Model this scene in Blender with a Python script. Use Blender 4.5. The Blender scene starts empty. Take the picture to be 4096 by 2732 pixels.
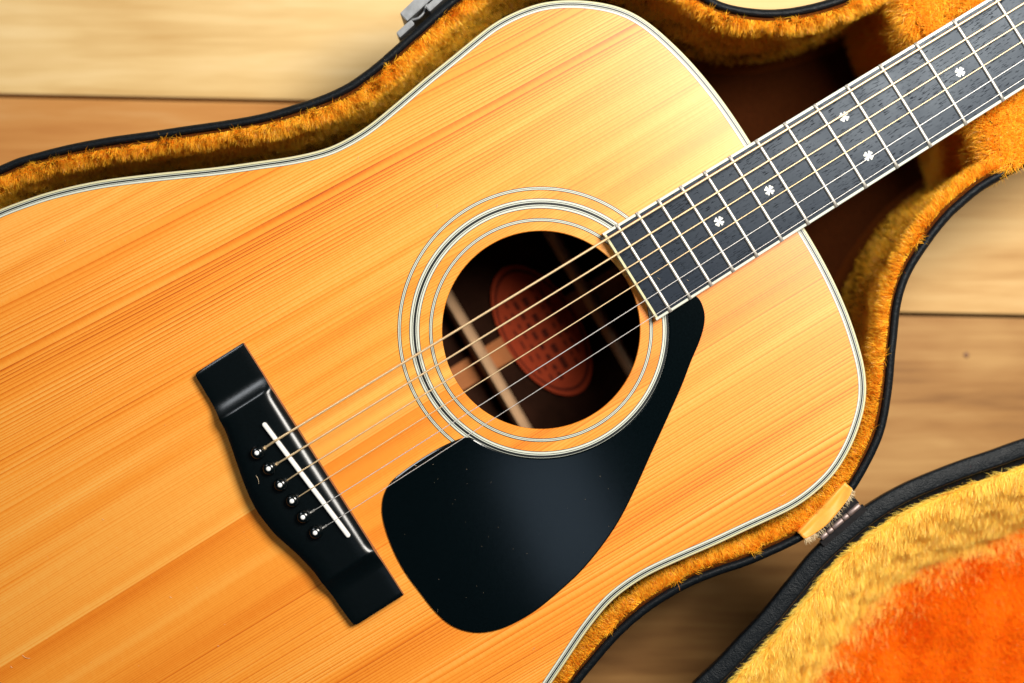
import bpy, bmesh, math, random
import numpy as np
from mathutils import Vector, Matrix

random.seed(7)
rng = np.random.default_rng(11)
scene = bpy.context.scene
COL = scene.collection

# ------------------------------------------------------------------ camera, light, exposure
SB = 0.120            # height of the soundboard above the floor (m)
PXM = 7700.0          # photograph pixels per metre on the soundboard
LENS = 50.0
D = 4096 / PXM * LENS / 36.0        # camera height above the soundboard

cam_d = bpy.data.cameras.new("camera")
cam = bpy.data.objects.new("camera", cam_d)
COL.objects.link(cam)
cam.location = (0, 0, SB + D)
cam_d.lens = LENS
cam_d.sensor_width = 36.0
cam_d.clip_start = 0.01
cam_d.clip_end = 50
cam_d.dof.use_dof = True
cam_d.dof.focus_distance = D - 0.003
cam_d.dof.aperture_fstop = 2.6
scene.camera = cam

world = bpy.data.worlds.new("World")
scene.world = world
world.use_nodes = True
bg = world.node_tree.nodes["Background"]
bg.inputs[0].default_value = (0.75, 0.88, 1.0, 1)
bg.inputs[1].default_value = 0.03


def area(name, loc, target, sx, sy, power, col):
    l = bpy.data.lights.new(name, 'AREA')
    l.shape = 'RECTANGLE'
    l.size, l.size_y = sx, sy
    l.energy = power
    l.color = col
    o = bpy.data.objects.new(name, l)
    COL.objects.link(o)
    o.location = loc
    o.rotation_euler = (Vector(target) - Vector(loc)).to_track_quat('-Z', 'Y').to_euler()
    return o


_az, _ze, _ds = math.radians(41), math.radians(36), 0.94
area("window_light", (_ds * math.sin(_ze) * math.cos(_az), _ds * math.sin(_ze) * math.sin(_az), SB + _ds * math.cos(_ze)),
     (0, 0, SB), 0.40, 0.40, 17.6, (1.0, 0.95, 0.87))
area("pickguard_patch_lamp", (0.10, -0.33, SB + 2.0), (0.0, -0.1, SB), 0.17, 0.30, 0.17, (0.60, 0.78, 1.0))  # added lamp, there for the bluish reflected patch on the pickguard
_a2, _z2 = math.radians(138), math.radians(48)
area("far_window", (1.6 * math.sin(_z2) * math.cos(_a2), 1.6 * math.sin(_z2) * math.sin(_a2), SB + 1.6 * math.cos(_z2)), (0, 0, SB), 0.34, 0.34, 4.6, (0.92, 0.96, 1.0))

vs = scene.view_settings
vs.view_transform = 'Standard'
vs.look = 'None'
vs.exposure = 0.0
vs.gamma = 1.0
vs.use_curve_mapping = False
scene.render.engine = 'CYCLES'
scene.cycles.use_denoising = True
scene.cycles.max_bounces = 20
scene.cycles.diffuse_bounces = 18
scene.cycles.transmission_bounces = 18
scene.cycles.sample_clamp_indirect = 6.0

# ------------------------------------------------------------------ helpers
def at(px, py, z):
    """photograph pixel -> point of the place at height z"""
    k = (SB + D - z) / D / PXM
    return np.array([(px - 2048) * k, (1366 - py) * k, z])


ANG = math.radians(32.0)
CA, SA = math.cos(ANG), math.sin(ANG)
HOLE = at(2164, 1320, SB)
GZ = 0.018            # back of the guitar above the floor


def gl(p):
    """world -> guitar coordinates (x along the neck, y across, z above the back)"""
    dx, dy = p[0] - HOLE[0], p[1] - HOLE[1]
    return np.array([dx * CA + dy * SA, -dx * SA + dy * CA, p[2] - GZ])


def gp(px, py, z):
    return gl(at(px, py, z))


TOP = SB - GZ         # soundboard height in guitar coordinates


def smooth_closed(pts, n):
    """closed Catmull-Rom through pts, resampled evenly to n points"""
    P = np.array(pts, float)
    m = len(P)
    out = []
    for i in range(m):
        p0, p1, p2, p3 = P[i - 1], P[i], P[(i + 1) % m], P[(i + 2) % m]
        d1 = max(np.linalg.norm(p1 - p0), 1e-9) ** 0.5
        d2 = max(np.linalg.norm(p2 - p1), 1e-9) ** 0.5
        d3 = max(np.linalg.norm(p3 - p2), 1e-9) ** 0.5
        t0, t1 = 0, d1
        t2, t3 = d1 + d2, d1 + d2 + d3
        for t in np.linspace(t1, t2, 12, endpoint=False):
            a1 = (t1 - t) / (t1 - t0) * p0 + (t - t0) / (t1 - t0) * p1
            a2 = (t2 - t) / (t2 - t1) * p1 + (t - t1) / (t2 - t1) * p2
            a3 = (t3 - t) / (t3 - t2) * p2 + (t - t2) / (t3 - t2) * p3
            b1 = (t2 - t) / (t2 - t0) * a1 + (t - t0) / (t2 - t0) * a2
            b2 = (t3 - t) / (t3 - t1) * a2 + (t - t1) / (t3 - t1) * a3
            out.append((t2 - t) / (t2 - t1) * b1 + (t - t1) / (t2 - t1) * b2)
    Q = np.array(out)
    Q = np.vstack([Q, Q[:1]])
    s = np.concatenate([[0], np.cumsum(np.linalg.norm(np.diff(Q, axis=0), axis=1))])
    t = np.linspace(0, s[-1], n, endpoint=False)
    R = np.stack([np.interp(t, s, Q[:, k]) for k in range(Q.shape[1])], 1)
    # a light smoothing pass removes tracing jitter
    for _ in range(3):
        R = 0.5 * R + 0.25 * np.roll(R, 1, 0) + 0.25 * np.roll(R, -1, 0)
    return R


def normals2(P):
    """outward normals of a closed 2D loop"""
    T = np.roll(P, -1, 0) - np.roll(P, 1, 0)
    T /= np.linalg.norm(T, axis=1)[:, None] + 1e-12
    A = 0.5 * np.sum(P[:, 0] * np.roll(P[:, 1], -1) - np.roll(P[:, 0], -1) * P[:, 1])
    N = np.stack([T[:, 1], -T[:, 0]], 1)
    return N if A > 0 else -N


def inset(P, d):
    return P - normals2(P) * d


def mesh(name, verts, faces, mat=None, parent=None, smooth=False, mats=None, fmat=None):
    me = bpy.data.meshes.new(name)
    me.from_pydata([tuple(v) for v in verts], [], faces)
    me.update()
    if mats:
        for m in mats:
            me.materials.append(m)
        if fmat is not None:
            me.polygons.foreach_set('material_index', np.array(fmat, np.int32))
    elif mat:
        me.materials.append(mat)
    if smooth:
        me.polygons.foreach_set('use_smooth', np.ones(len(me.polygons), bool))
    o = bpy.data.objects.new(name, me)
    COL.objects.link(o)
    if parent:
        o.parent = parent
    return o


def fix_normals(o):
    bm = bmesh.new()
    bm.from_mesh(o.data)
    bmesh.ops.recalc_face_normals(bm, faces=bm.faces)
    bm.to_mesh(o.data)
    bm.free()
    return o


def loft(name, loops, mat, parent=None, smooth=False, closed_profile=False, cap=False, ring_closed=True):
    """loops: list of (n,3) arrays, quads between successive loops"""
    n = len(loops[0])
    V = np.vstack(loops)
    F = []
    m = len(loops)
    for k in range(m if closed_profile else m - 1):
        a, b = k * n, ((k + 1) % m) * n
        for i in range(n if ring_closed else n - 1):
            j = (i + 1) % n
            F.append((a + i, a + j, b + j, b + i))
    if cap:
        F.append(tuple(range(n - 1, -1, -1)))
        F.append(tuple(range((m - 1) * n, m * n)))
    return fix_normals(mesh(name, V, F, mat, parent, smooth))


def lift(P, z):
    return np.column_stack([P, np.full(len(P), z)])


def ring(name, outer, inner, z1, z0, mat, parent):
    """flat band between two loops, with thickness"""
    return loft(name, [lift(outer, z0), lift(outer, z1), lift(inner, z1), lift(inner, z0)], mat, parent, closed_profile=True)


def plate(name, P, z0, z1, mat, parent, bevel=0.0):
    if bevel:
        q = inset(P, bevel)
        q2 = inset(P, bevel * 0.3)
        loops = [lift(P, z0), lift(P, z1 - bevel), lift(q2, z1 - bevel * 0.3), lift(q, z1)]
    else:
        loops = [lift(P, z0), lift(P, z1)]
    return loft(name, loops, mat, parent, cap=True)


def box(name, c, s, mat, parent, ax=None, bevel=0.0):
    """box with centre c, size s, axes ax (3x3 rows)"""
    bm = bmesh.new()
    bmesh.ops.create_cube(bm, size=1)
    if ax is None:
        ax = np.eye(3)
    for v in bm.verts:
        q = np.array(v.co) * np.array(s)
        v.co = Vector(tuple(np.array(c) + q[0] * np.array(ax[0]) + q[1] * np.array(ax[1]) + q[2] * np.array(ax[2])))
    if bevel:
        bmesh.ops.bevel(bm, geom=bm.edges[:], offset=bevel, segments=2, affect='EDGES', profile=0.6)
    bmesh.ops.recalc_face_normals(bm, faces=bm.faces)
    me = bpy.data.meshes.new(name)
    bm.to_mesh(me)
    bm.free()
    me.materials.append(mat)
    o = bpy.data.objects.new(name, me)
    COL.objects.link(o)
    if parent:
        o.parent = parent
    return o


def tube(name, path, rad, mat, parent, sides=8, smooth=True):
    P = np.array(path, float)
    n = len(P)
    T = np.gradient(P, axis=0)
    T /= np.linalg.norm(T, axis=1)[:, None]
    up = np.array([0, 0, 1.0])
    A = np.cross(T, up)
    bad = np.linalg.norm(A, axis=1) < 1e-4
    A[bad] = (1, 0, 0)
    A /= np.linalg.norm(A, axis=1)[:, None]
    B = np.cross(A, T)
    r = np.full(n, rad) if np.isscalar(rad) else np.array(rad)
    th = np.linspace(0, 2 * math.pi, sides, endpoint=False)
    V = P[:, None] + r[:, None, None] * (np.cos(th)[None, :, None] * A[:, None] + np.sin(th)[None, :, None] * B[:, None])
    V = V.reshape(-1, 3)
    F = []
    for k in range(n - 1):
        for i in range(sides):
            j = (i + 1) % sides
            F.append((k * sides + i, k * sides + j, (k + 1) * sides + j, (k + 1) * sides + i))
    F.append(tuple(range(sides - 1, -1, -1)))
    F.append(tuple(range((n - 1) * sides, n * sides)))
    return fix_normals(mesh(name, V, F, mat, parent, smooth))


def lathe(name, prof, c, mat, parent, n=24, smooth=True):
    """prof: (radius, z) from bottom to top, last radius 0 closes it"""
    th = np.linspace(0, 2 * math.pi, n, endpoint=False)
    loops = [np.column_stack([c[0] + max(r, 1e-6) * np.cos(th), c[1] + max(r, 1e-6) * np.sin(th), np.full(n, c[2] + z)]) for r, z in prof]
    return loft(name, loops, mat, parent, smooth, cap=True)


def empty(name, loc, rz=0.0, parent=None):
    o = bpy.data.objects.new(name, None)
    COL.objects.link(o)
    o.location = loc
    o.rotation_euler = (0, 0, rz)
    o.empty_display_size = 0.05
    if parent:
        o.parent = parent
    return o


# ------------------------------------------------------------------ materials
class NT:
    def __init__(self, name):
        self.m = bpy.data.materials.new(name)
        self.m.use_nodes = True
        self.t = self.m.node_tree
        self.n = self.t.nodes
        self.b = self.n["Principled BSDF"]
        self.out = self.n["Material Output"]

    def link(self, a, b):
        self.t.links.new(a, b)

    def val(self, sock, v):
        if hasattr(v, 'is_output') or isinstance(v, bpy.types.NodeSocket):
            self.link(v, sock)
        else:
            sock.default_value = v

    def math(self, op, a, b=None, c=None, clamp=False):
        nd = self.n.new('ShaderNodeMath')
        nd.operation = op
        nd.use_clamp = clamp
        self.val(nd.inputs[0], a)
        if b is not None:
            self.val(nd.inputs[1], b)
        if c is not None:
            self.val(nd.inputs[2], c)
        return nd.outputs[0]

    def coord(self, kind='Object'):
        nd = self.n.new('ShaderNodeTexCoord')
        return nd.outputs[kind]

    def sep(self, v):
        nd = self.n.new('ShaderNodeSeparateXYZ')
        self.link(v, nd.inputs[0])
        return nd.outputs

    def comb(self, x, y, z=0.0):
        nd = self.n.new('ShaderNodeCombineXYZ')
        for i, a in enumerate((x, y, z)):
            self.val(nd.inputs[i], a)
        return nd.outputs[0]

    def scale(self, v, s):
        nd = self.n.new('ShaderNodeVectorMath')
        nd.operation = 'MULTIPLY'
        self.link(v, nd.inputs[0])
        nd.inputs[1].default_value = s
        return nd.outputs[0]

    def noise(self, vec, scale=1.0, detail=2.0, rough=0.5, dist=0.0):
        nd = self.n.new('ShaderNodeTexNoise')
        self.link(vec, nd.inputs['Vector'])
        nd.inputs['Scale'].default_value = scale
        nd.inputs['Detail'].default_value = detail
        nd.inputs['Roughness'].default_value = rough
        nd.inputs['Distortion'].default_value = dist
        return nd.outputs['Fac']

    def white(self, w):
        nd = self.n.new('ShaderNodeTexWhiteNoise')
        nd.noise_dimensions = '1D'
        self.val(nd.inputs['W'], w)
        return nd.outputs['Value']

    def ramp(self, f, stops, interp='LINEAR'):
        nd = self.n.new('ShaderNodeValToRGB')
        nd.color_ramp.interpolation = interp
        e = nd.color_ramp.elements
        while len(e) < len(stops):
            e.new(0.5)
        for i, (p, c) in enumerate(stops):
            e[i].position = p
            e[i].color = tuple(c) + (1,) if len(c) == 3 else c
        self.val(nd.inputs[0], f)
        return nd.outputs[0]

    def mixc(self, f, a, b, mode='MIX'):
        nd = self.n.new('ShaderNodeMix')
        nd.data_type = 'RGBA'
        nd.blend_type = mode
        self.val(nd.inputs[0], f)
        for k, v in ((6, a), (7, b)):
            if isinstance(v, tuple):
                nd.inputs[k].default_value = v + (1,) if len(v) == 3 else v
            else:
                self.link(v, nd.inputs[k])
        return nd.outputs[2]

    def bump(self, h, strength=0.3, dist=0.001, normal=None):
        nd = self.n.new('ShaderNodeBump')
        nd.inputs['Strength'].default_value = strength
        nd.inputs['Distance'].default_value = dist
        self.link(h, nd.inputs['Height'])
        if normal is not None:
            self.link(normal, nd.inputs['Normal'])
        return nd.outputs[0]

    def set(self, **k):
        for a, v in k.items():
            s = self.b.inputs[a.replace('_', ' ')]
            if isinstance(v, tuple) and len(v) == 3:
                v = v + (1,)
            self.val(s, v)
        return self


def plain(name, col, rough=0.5, metallic=0.0, spec=0.5, var=0.06, scale=400.0, bumps=0.0, coat=0.0):
    t = NT(name)
    c = t.coord()
    f = t.noise(c, scale, 3.0, 0.6)
    lo = tuple(max(0, x * (1 - var)) for x in col)
    hi = tuple(min(1, x * (1 + var)) for x in col)
    t.set(Base_Color=t.ramp(f, [(0.3, lo), (0.7, hi)]), Metallic=metallic, Roughness=rough)
    t.b.inputs['Specular IOR Level'].default_value = spec
    t.b.inputs['Coat Weight'].default_value = coat
    if bumps:
        t.set(Normal=t.bump(f, bumps, 0.0004))
    return t.m


def soundboard_mat():
    t = NT("spruce_top")
    c = t.coord()
    s = t.sep(c)
    u, v = s[0], s[1]
    av = t.math('ABSOLUTE', v)
    neg = t.math('LESS_THAN', v, 0.0)
    wob = t.noise(t.comb(t.math('MULTIPLY', u, 5.0), t.math('MULTIPLY', v, 22.0), neg), 1.0, 2.0, 0.5)
    fan = t.math('MULTIPLY_ADD', neg, -0.80, 0.58)           # the grain fans slightly away from the centre seam
    vf = t.math('MULTIPLY', av, t.math('MULTIPLY_ADD', u, fan, 1.0))
    vw = t.math('ADD', vf, t.math('MULTIPLY', t.math('SUBTRACT', wob, 0.5), 0.0030))
    ph = t.math('DIVIDE', t.math('LOGARITHM', t.math('MULTIPLY_ADD', vw, 9.0, 1.0), math.e), 9.0 * 0.00092)
    ph = t.math('MULTIPLY_ADD', t.math('MAXIMUM', t.math('SUBTRACT', vw, 0.145), 0.0), 330.0, ph)
    wa = t.noise(t.comb(0.0, t.math('MULTIPLY', vw, 70.0), t.math('MULTIPLY', neg, 7.0)), 1.0, 2.0)
    ph = t.math('MULTIPLY_ADD', wa, 6.0, ph)
    fr = t.math('FRACT', ph)
    line = t.math('POWER', fr, 2.6)
    amp = t.math('MULTIPLY_ADD', t.white(t.math('FLOOR', ph)), 0.55, 0.45)
    along = t.noise(t.comb(t.math('MULTIPLY', u, 14.0), t.math('MULTIPLY', v, 260.0), 0.0), 1.0, 2.0)
    line = t.math('MULTIPLY', t.math('MULTIPLY', line, amp), t.math('MULTIPLY_ADD', along, 0.8, 0.5))
    fade = t.noise(t.comb(t.math('MULTIPLY', u, 3.0), t.math('MULTIPLY', vf, 32.0), t.math('MULTIPLY_ADD', neg, 3.0, 11.0)), 1.0, 2.0)
    line = t.math('MULTIPLY', line, t.math('MULTIPLY_ADD', fade, 1.7, 0.05))
    edge = t.math('MULTIPLY_ADD', av, 4.0, 0.40, clamp=True)
    line = t.math('MULTIPLY', line, edge)
    band = t.noise(t.comb(t.math('MULTIPLY', u, 1.3), t.math('MULTIPLY', vf, 34.0), t.math('MULTIPLY', neg, 0.9)), 1.0, 3.0, 0.55)
    band2 = t.noise(t.comb(t.math('MULTIPLY', u, 3.4), t.math('MULTIPLY', v, 120.0), 3.0), 1.0, 2.0, 0.5)
    sm = t.math('POWER', 0.5, t.math('DIVIDE', av, 0.011))
    rag = t.noise(t.comb(t.math('MULTIPLY', u, 5.0), t.math('MULTIPLY', v, 60.0), 9.0), 1.0, 2.0)
    seam = t.math('MULTIPLY', sm, t.math('MULTIPLY_ADD', neg, 0.32, -0.15))
    tone = t.math('MULTIPLY_ADD', t.math('SUBTRACT', band, 0.5), 0.90, 0.26)
    tone = t.math('MULTIPLY_ADD', t.math('SUBTRACT', band2, 0.5), 0.38, tone)
    tone = t.math('ADD', tone, t.math('MULTIPLY', seam, t.math('MULTIPLY_ADD', rag, 1.6, 0.2)))
    tone = t.math('MULTIPLY_ADD', neg, 0.03, tone)
    tone = t.math('MULTIPLY_ADD', line, 1.0, tone)
    silk = t.noise(t.comb(t.math('MULTIPLY', u, 900.0), t.math('MULTIPLY', v, 160.0), 0.0), 1.0, 3.0, 0.7)
    tone = t.math('MULTIPLY_ADD', t.math('SUBTRACT', silk, 0.5), 0.22, tone)
    col = t.ramp(tone, [(0.0, (0.87, 0.46, 0.100)), (0.34, (0.84, 0.300, 0.030)), (0.66, (0.72, 0.185, 0.008)), (1.0, (0.42, 0.066, 0.003))])
    t.set(Base_Color=col, Roughness=0.42)
    t.b.inputs['Specular IOR Level'].default_value = 0.18
    t.b.inputs['Coat Weight'].default_value = 0.85
    t.b.inputs['Coat Roughness'].default_value = 0.34
    t.set(Normal=t.bump(t.math('ADD', line, t.math('MULTIPLY', silk, 0.3)), 0.12, 0.0003))
    return t.m


def board_mat():
    """dark fretboard wood with open pores along the neck"""
    t = NT("dark_fretboard_wood")
    s = t.sep(t.coord())
    u, v = s[0], s[1]
    p = t.noise(t.comb(t.math('MULTIPLY', u, 260.0), t.math('MULTIPLY', v, 2300.0), 0.0), 1.0, 1.0, 0.4)
    clump = t.noise(t.comb(t.math('MULTIPLY', u, 60.0), t.math('MULTIPLY', v, 150.0), 4.0), 1.0, 2.0)
    thr = t.math('MULTIPLY_ADD', clump, 0.30, 0.205)
    pore = t.math('MULTIPLY', t.math('SUBTRACT', thr, p), 14.0, clamp=True)
    fine = t.noise(t.comb(t.math('MULTIPLY', u, 30.0), t.math('MULTIPLY', v, 2500.0), 2.0), 1.0, 2.0)
    worn = t.noise(t.comb(t.math('MULTIPLY', u, 55.0), t.math('MULTIPLY', v, 45.0), 5.0), 1.0, 2.0)
    base = t.ramp(fine, [(0.25, (0.006, 0.010, 0.017)), (0.8, (0.015, 0.020, 0.032))])
    t.set(Base_Color=t.mixc(pore, base, (0.004, 0.004, 0.005)))
    t.set(Roughness=t.math('ADD', t.math('MULTIPLY_ADD', worn, 0.20, 0.27), t.math('MULTIPLY', pore, 0.4)))
    t.b.inputs['Specular IOR Level'].default_value = 0.22
    t.b.inputs['Specular Tint'].default_value = (0.80, 0.90, 1.0, 1)
    t.set(Normal=t.bump(t.math('MULTIPLY_ADD', pore, -1.0, t.math('MULTIPLY', fine, 0.25)), 0.5, 0.00025))
    return t.m


def black_gloss(name, rough, coat=0.0, col=(0.0004, 0.0020, 0.0026)):
    t = NT(name)
    c = t.coord()
    f = t.noise(c, 900.0, 2.0)
    g = t.noise(t.scale(c, (60.0, 500.0, 60.0)), 1.0, 3.0)
    t.set(Base_Color=t.ramp(f, [(0.3, tuple(x * 0.8 for x in col)), (0.8, tuple(x * 1.3 for x in col))]))
    t.set(Roughness=t.math('MULTIPLY_ADD', f, 0.03, rough - 0.015))
    t.b.inputs['Coat Weight'].default_value = coat
    return t.m


def vinyl():
    t = NT("black_vinyl")
    c = t.coord()
    n1 = t.noise(c, 1400.0, 2.0, 0.6)
    n2 = t.noise(c, 170.0, 3.0, 0.6, 1.5)
    h = t.math('MULTIPLY_ADD', n2, 1.4, n1)
    wear = t.math('POWER', t.noise(c, 500.0, 4.0, 0.7), 6.0)
    t.set(Base_Color=t.ramp(wear, [(0.0, (0.004, 0.006, 0.008)), (0.25, (0.016, 0.018, 0.022))]))
    t.set(Roughness=t.math('MULTIPLY_ADD', n2, 0.25, 0.30))
    t.b.inputs['Specular IOR Level'].default_value = 0.15
    t.set(Normal=t.bump(h, 0.55, 0.0006))
    return t.m


def fur(name, c_lo, c_hi, trans=0.35, sheen=0.5):
    t = NT(name)
    g = t.n.new('ShaderNodeNewGeometry')
    rnd = g.outputs['Random Per Island']
    c = t.coord()
    cl = t.noise(c, 60.0, 2.0)
    f = t.math('ADD', t.math('MULTIPLY', rnd, 0.65), t.math('MULTIPLY', cl, 0.35))
    col = t.ramp(f, [(0.22, c_lo), (0.66, c_hi)])
    t.set(Base_Color=col, Roughness=0.34)
    t.b.inputs['Specular IOR Level'].default_value = 0.25
    t.b.inputs['Sheen Weight'].default_value = sheen
    t.b.inputs['Sheen Roughness'].default_value = 0.35
    t.b.inputs['Sheen Tint'].default_value = (1.0, 0.78, 0.30, 1)
    tr = t.n.new('ShaderNodeBsdfTranslucent')
    t.link(col, tr.inputs['Color'])
    mx = t.n.new('ShaderNodeMixShader')
    mx.inputs[0].default_value = trans
    t.link(t.b.outputs[0], mx.inputs[1])
    t.link(tr.outputs[0], mx.inputs[2])
    t.link(mx.outputs[0], t.out.inputs[0])
    return t.m


def backing(name, lo, hi):
    t = NT(name)
    c = t.coord()
    f = t.noise(c, 900.0, 3.0, 0.7)
    t.set(Base_Color=t.ramp(f, [(0.3, lo), (0.7, hi)]), Roughness=0.9, Normal=t.bump(f, 0.8, 0.001))
    t.b.inputs['Specular IOR Level'].default_value = 0.03
    return t.m


def floor_mat(name, light, mid, dark, off):
    t = NT(name)
    s = t.sep(t.coord())
    x, y = s[0], s[1]
    wv = t.noise(t.comb(t.math('MULTIPLY', x, 5.0), t.math('MULTIPLY', y, 22.0), off), 1.0, 3.0, 0.55, 0.6)
    st = t.noise(t.comb(t.math('MULTIPLY', x, 9.0), t.math('MULTIPLY', y, 150.0), off + 3), 1.0, 4.0, 0.65, 0.5)
    fn = t.noise(t.comb(t.math('MULTIPLY', x, 40.0), t.math('MULTIPLY', y, 900.0), off + 5), 1.0, 2.0)
    f = t.math('MULTIPLY_ADD', wv, 0.6, t.math('MULTIPLY', st, 0.4))
    f = t.math('MULTIPLY_ADD', t.math('SUBTRACT', fn, 0.5), 0.1, f)
    t.set(Base_Color=t.ramp(f, [(0.32, dark), (0.5, mid), (0.66, light)]), Roughness=0.6)
    t.b.inputs['Specular IOR Level'].default_value = 0.25
    t.b.inputs['Coat Weight'].default_value = 0.0
    t.set(Normal=t.bump(st, 0.05, 0.0005))
    return t.m


def wound(name, col, rough=0.28):
    t = NT(name)
    f = t.noise(t.coord(), 300.0, 2.0)
    t.set(Base_Color=t.ramp(f, [(0.3, tuple(x * 0.9 for x in col)), (0.7, col)]), Metallic=0.6, Roughness=rough)
    return t.m


M = {}
M['top'] = soundboard_mat()
M['ivory'] = plain("ivory_binding", (0.64, 0.60, 0.36), 0.30, var=0.03, scale=150, coat=0.3)
M['white'] = plain("white_purfling", (0.62, 0.64, 0.54), 0.32, var=0.04, scale=200, coat=0.3)
M['greyw'] = plain("grey_purfling", (0.55, 0.53, 0.48), 0.35, var=0.05, scale=200)
M['blackline'] = plain("black_purfling", (0.006, 0.008, 0.009), 0.35, var=0.2)
M['greenline'] = plain("dark_green_line", (0.02, 0.035, 0.022), 0.4, var=0.2)
M['mahog'] = plain("mahogany", (0.16, 0.045, 0.018), 0.35, var=0.35, scale=60, coat=0.3)
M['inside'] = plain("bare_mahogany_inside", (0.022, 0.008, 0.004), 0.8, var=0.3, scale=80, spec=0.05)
M['brace'] = plain("pale_brace_spruce", (0.44, 0.27, 0.15), 0.75, var=0.1, scale=90, spec=0.05)
M['strip'] = plain("brown_centre_strip", (0.38, 0.14, 0.05), 0.7, var=0.12, scale=90, spec=0.05)
M['label'] = plain("red_paper", (0.36, 0.050, 0.018), 0.8, var=0.06, scale=300, spec=0.05)
M['labelink'] = plain("dark_ink", (0.09, 0.016, 0.009), 0.8, var=0.1, spec=0.05)
M['guard'] = black_gloss("black_pickguard", 0.115)
M['guardedge'] = plain("grey_pickguard_edge", (0.10, 0.11, 0.10), 0.35, var=0.3, scale=700)
M['bridge'] = black_gloss("black_bridge_lacquer", 0.26)
M['bridgeside'] = plain("brown_bridge_side", (0.20, 0.075, 0.025), 0.5, var=0.25, scale=200)
M['bone'] = plain("white_saddle", (0.83, 0.82, 0.78), 0.4, var=0.04, scale=300)
M['pin'] = black_gloss("black_pin", 0.2, 0.3)
M['pearl'] = plain("white_pin_dot", (0.86, 0.87, 0.86), 0.3, var=0.02)
M['board'] = board_mat()
M['fret'] = plain("nickel_fret", (0.56, 0.53, 0.47), 0.40, 0.7, var=0.12, scale=500)
M['inlay'] = plain("pearl_inlay", (0.72, 0.72, 0.66), 0.4, var=0.1, scale=900)
M['bronze'] = wound("bronze_winding", (0.94, 0.70, 0.40), 0.40)
M['steel'] = wound("steel_string", (0.78, 0.76, 0.72), 0.40)
M['vinyl'] = vinyl()
M['fur'] = fur("golden_plush", (0.98, 0.35, 0.006), (1.0, 0.60, 0.045), 0.12, 0.0)
M['lidfur'] = fur("lit_golden_plush", (1.0, 0.58, 0.045), (1.0, 0.78, 0.16), 0.10, 0.0)  # same plush as the case; strong light on the lid wall painted in paler
M['furback'] = backing("shaded_plush_backing", (0.060, 0.013, 0.002), (0.11, 0.028, 0.004))  # darkened: shade deep among the pile is put into the colour
M['furfloor'] = backing("shaded_plush_floor", (0.030, 0.007, 0.0015), (0.055, 0.014, 0.003))  # same plush, darker still to paint in the shade of the case bottom
M['lidback'] = backing("lit_plush_backing", (0.80, 0.34, 0.015), (0.92, 0.50, 0.05))  # same backing with the lid wall's brightness put into the colour
M['pad'] = fur("bounce_toned_plush", (1.0, 0.255, 0.004), (1.0, 0.36, 0.010), 0.2, 0.0)  # same plush; redder to paint in light bouncing within upright pile
M['padback'] = backing("bounce_toned_backing", (0.55, 0.085, 0.004), (0.70, 0.15, 0.008))  # follows the painted bounce colour of the pad pile
M['metal'] = plain("worn_nickel_latch", (0.26, 0.27, 0.28), 0.5, 0.7, var=0.15, scale=300, bumps=0.15)
M['rust'] = plain("tarnished_hinge_steel", (0.34, 0.26, 0.24), 0.55, 0.8, var=0.25, scale=400, bumps=0.2)
M['darkmetal'] = plain("dark_hinge_leaf", (0.008, 0.007, 0.008), 0.55, 0.0, spec=0.15, var=0.4, scale=500, bumps=0.2)
M['satin'] = plain("orange_satin", (0.80, 0.34, 0.045), 0.45, spec=0.4, var=0.05, scale=300)
M['thread'] = plain("cream_thread", (0.75, 0.60, 0.36), 0.6, var=0.15)
M['lint'] = plain("pale_lint", (0.80, 0.62, 0.40), 0.6, var=0.2)

# ------------------------------------------------------------------ floor of planks
floor = empty("floor", (0, 0, 0))
floor['kind'] = 'structure'
RF = math.radians(-1.17)
cF, sF = math.cos(RF), math.sin(RF)
SEAM1, PW = 0.1422, 0.1208          # a seam's height at x = 0, plank width
pale = floor_mat("pale_plank", (0.82, 0.60, 0.30), (0.72, 0.49, 0.21), (0.56, 0.33, 0.11), 1.0)
oran = floor_mat("orange_plank", (0.62, 0.34, 0.125), (0.54, 0.24, 0.062), (0.42, 0.15, 0.03), 4.0)
beig = floor_mat("beige_plank", (0.66, 0.44, 0.19), (0.56, 0.335, 0.125), (0.40, 0.205, 0.06), 8.0)
brow = floor_mat("brown_plank", (0.45, 0.25, 0.085), (0.34, 0.165, 0.048), (0.17, 0.07, 0.018), 12.0)
TH = 0.012
rows = [(3, [(-0.9, 0.9, beig)]), (2, [(-0.9, -0.35, oran), (-0.35, 0.9, pale)]), (1, [(-0.9, 0.9, pale)]),
        (0, [(-0.9, 0.10, oran), (0.10, 0.9, beig)]), (-1, [(-0.9, -0.1, pale), (-0.1, 0.9, brow)]),
        (-2, [(-0.9, 0.9, brow)]), (-3, [(-0.9, 0.2, oran), (0.2, 0.9, brow)]), (-4, [(-0.9, 0.9, pale)]), (-5, [(-0.9, 0.9, oran)])]
sub = box("underfloor", (0, 0, -TH - 0.004), (1.8, 1.2, 0.004), plain("dark_underfloor", (0.02, 0.014, 0.01), 0.9), floor)
for r, segs in rows:
    yc = SEAM1 + PW * (r - 0.5)
    for x0, x1, m in segs:
        cx = (x0 + x1) / 2
        box("plank", (cx * cF - yc * sF, cx * sF + yc * cF, -TH / 2), (x1 - x0 - 0.0016, PW - 0.0022, TH), m, floor,
            ax=((cF, sF, 0), (-sF, cF, 0), (0, 0, 1)), bevel=0.0010)
kn = at(3865, 1420, 0.0)
_k = lathe("knot", [(0.0018, 0.0), (0.0016, 0.0002), (0.0008, 0.0003), (0.0, 0.0003)], (kn[0], kn[1], 0.0001), plain("dark_knot", (0.22, 0.10, 0.04), 0.6, var=0.3), floor, 12)

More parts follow.
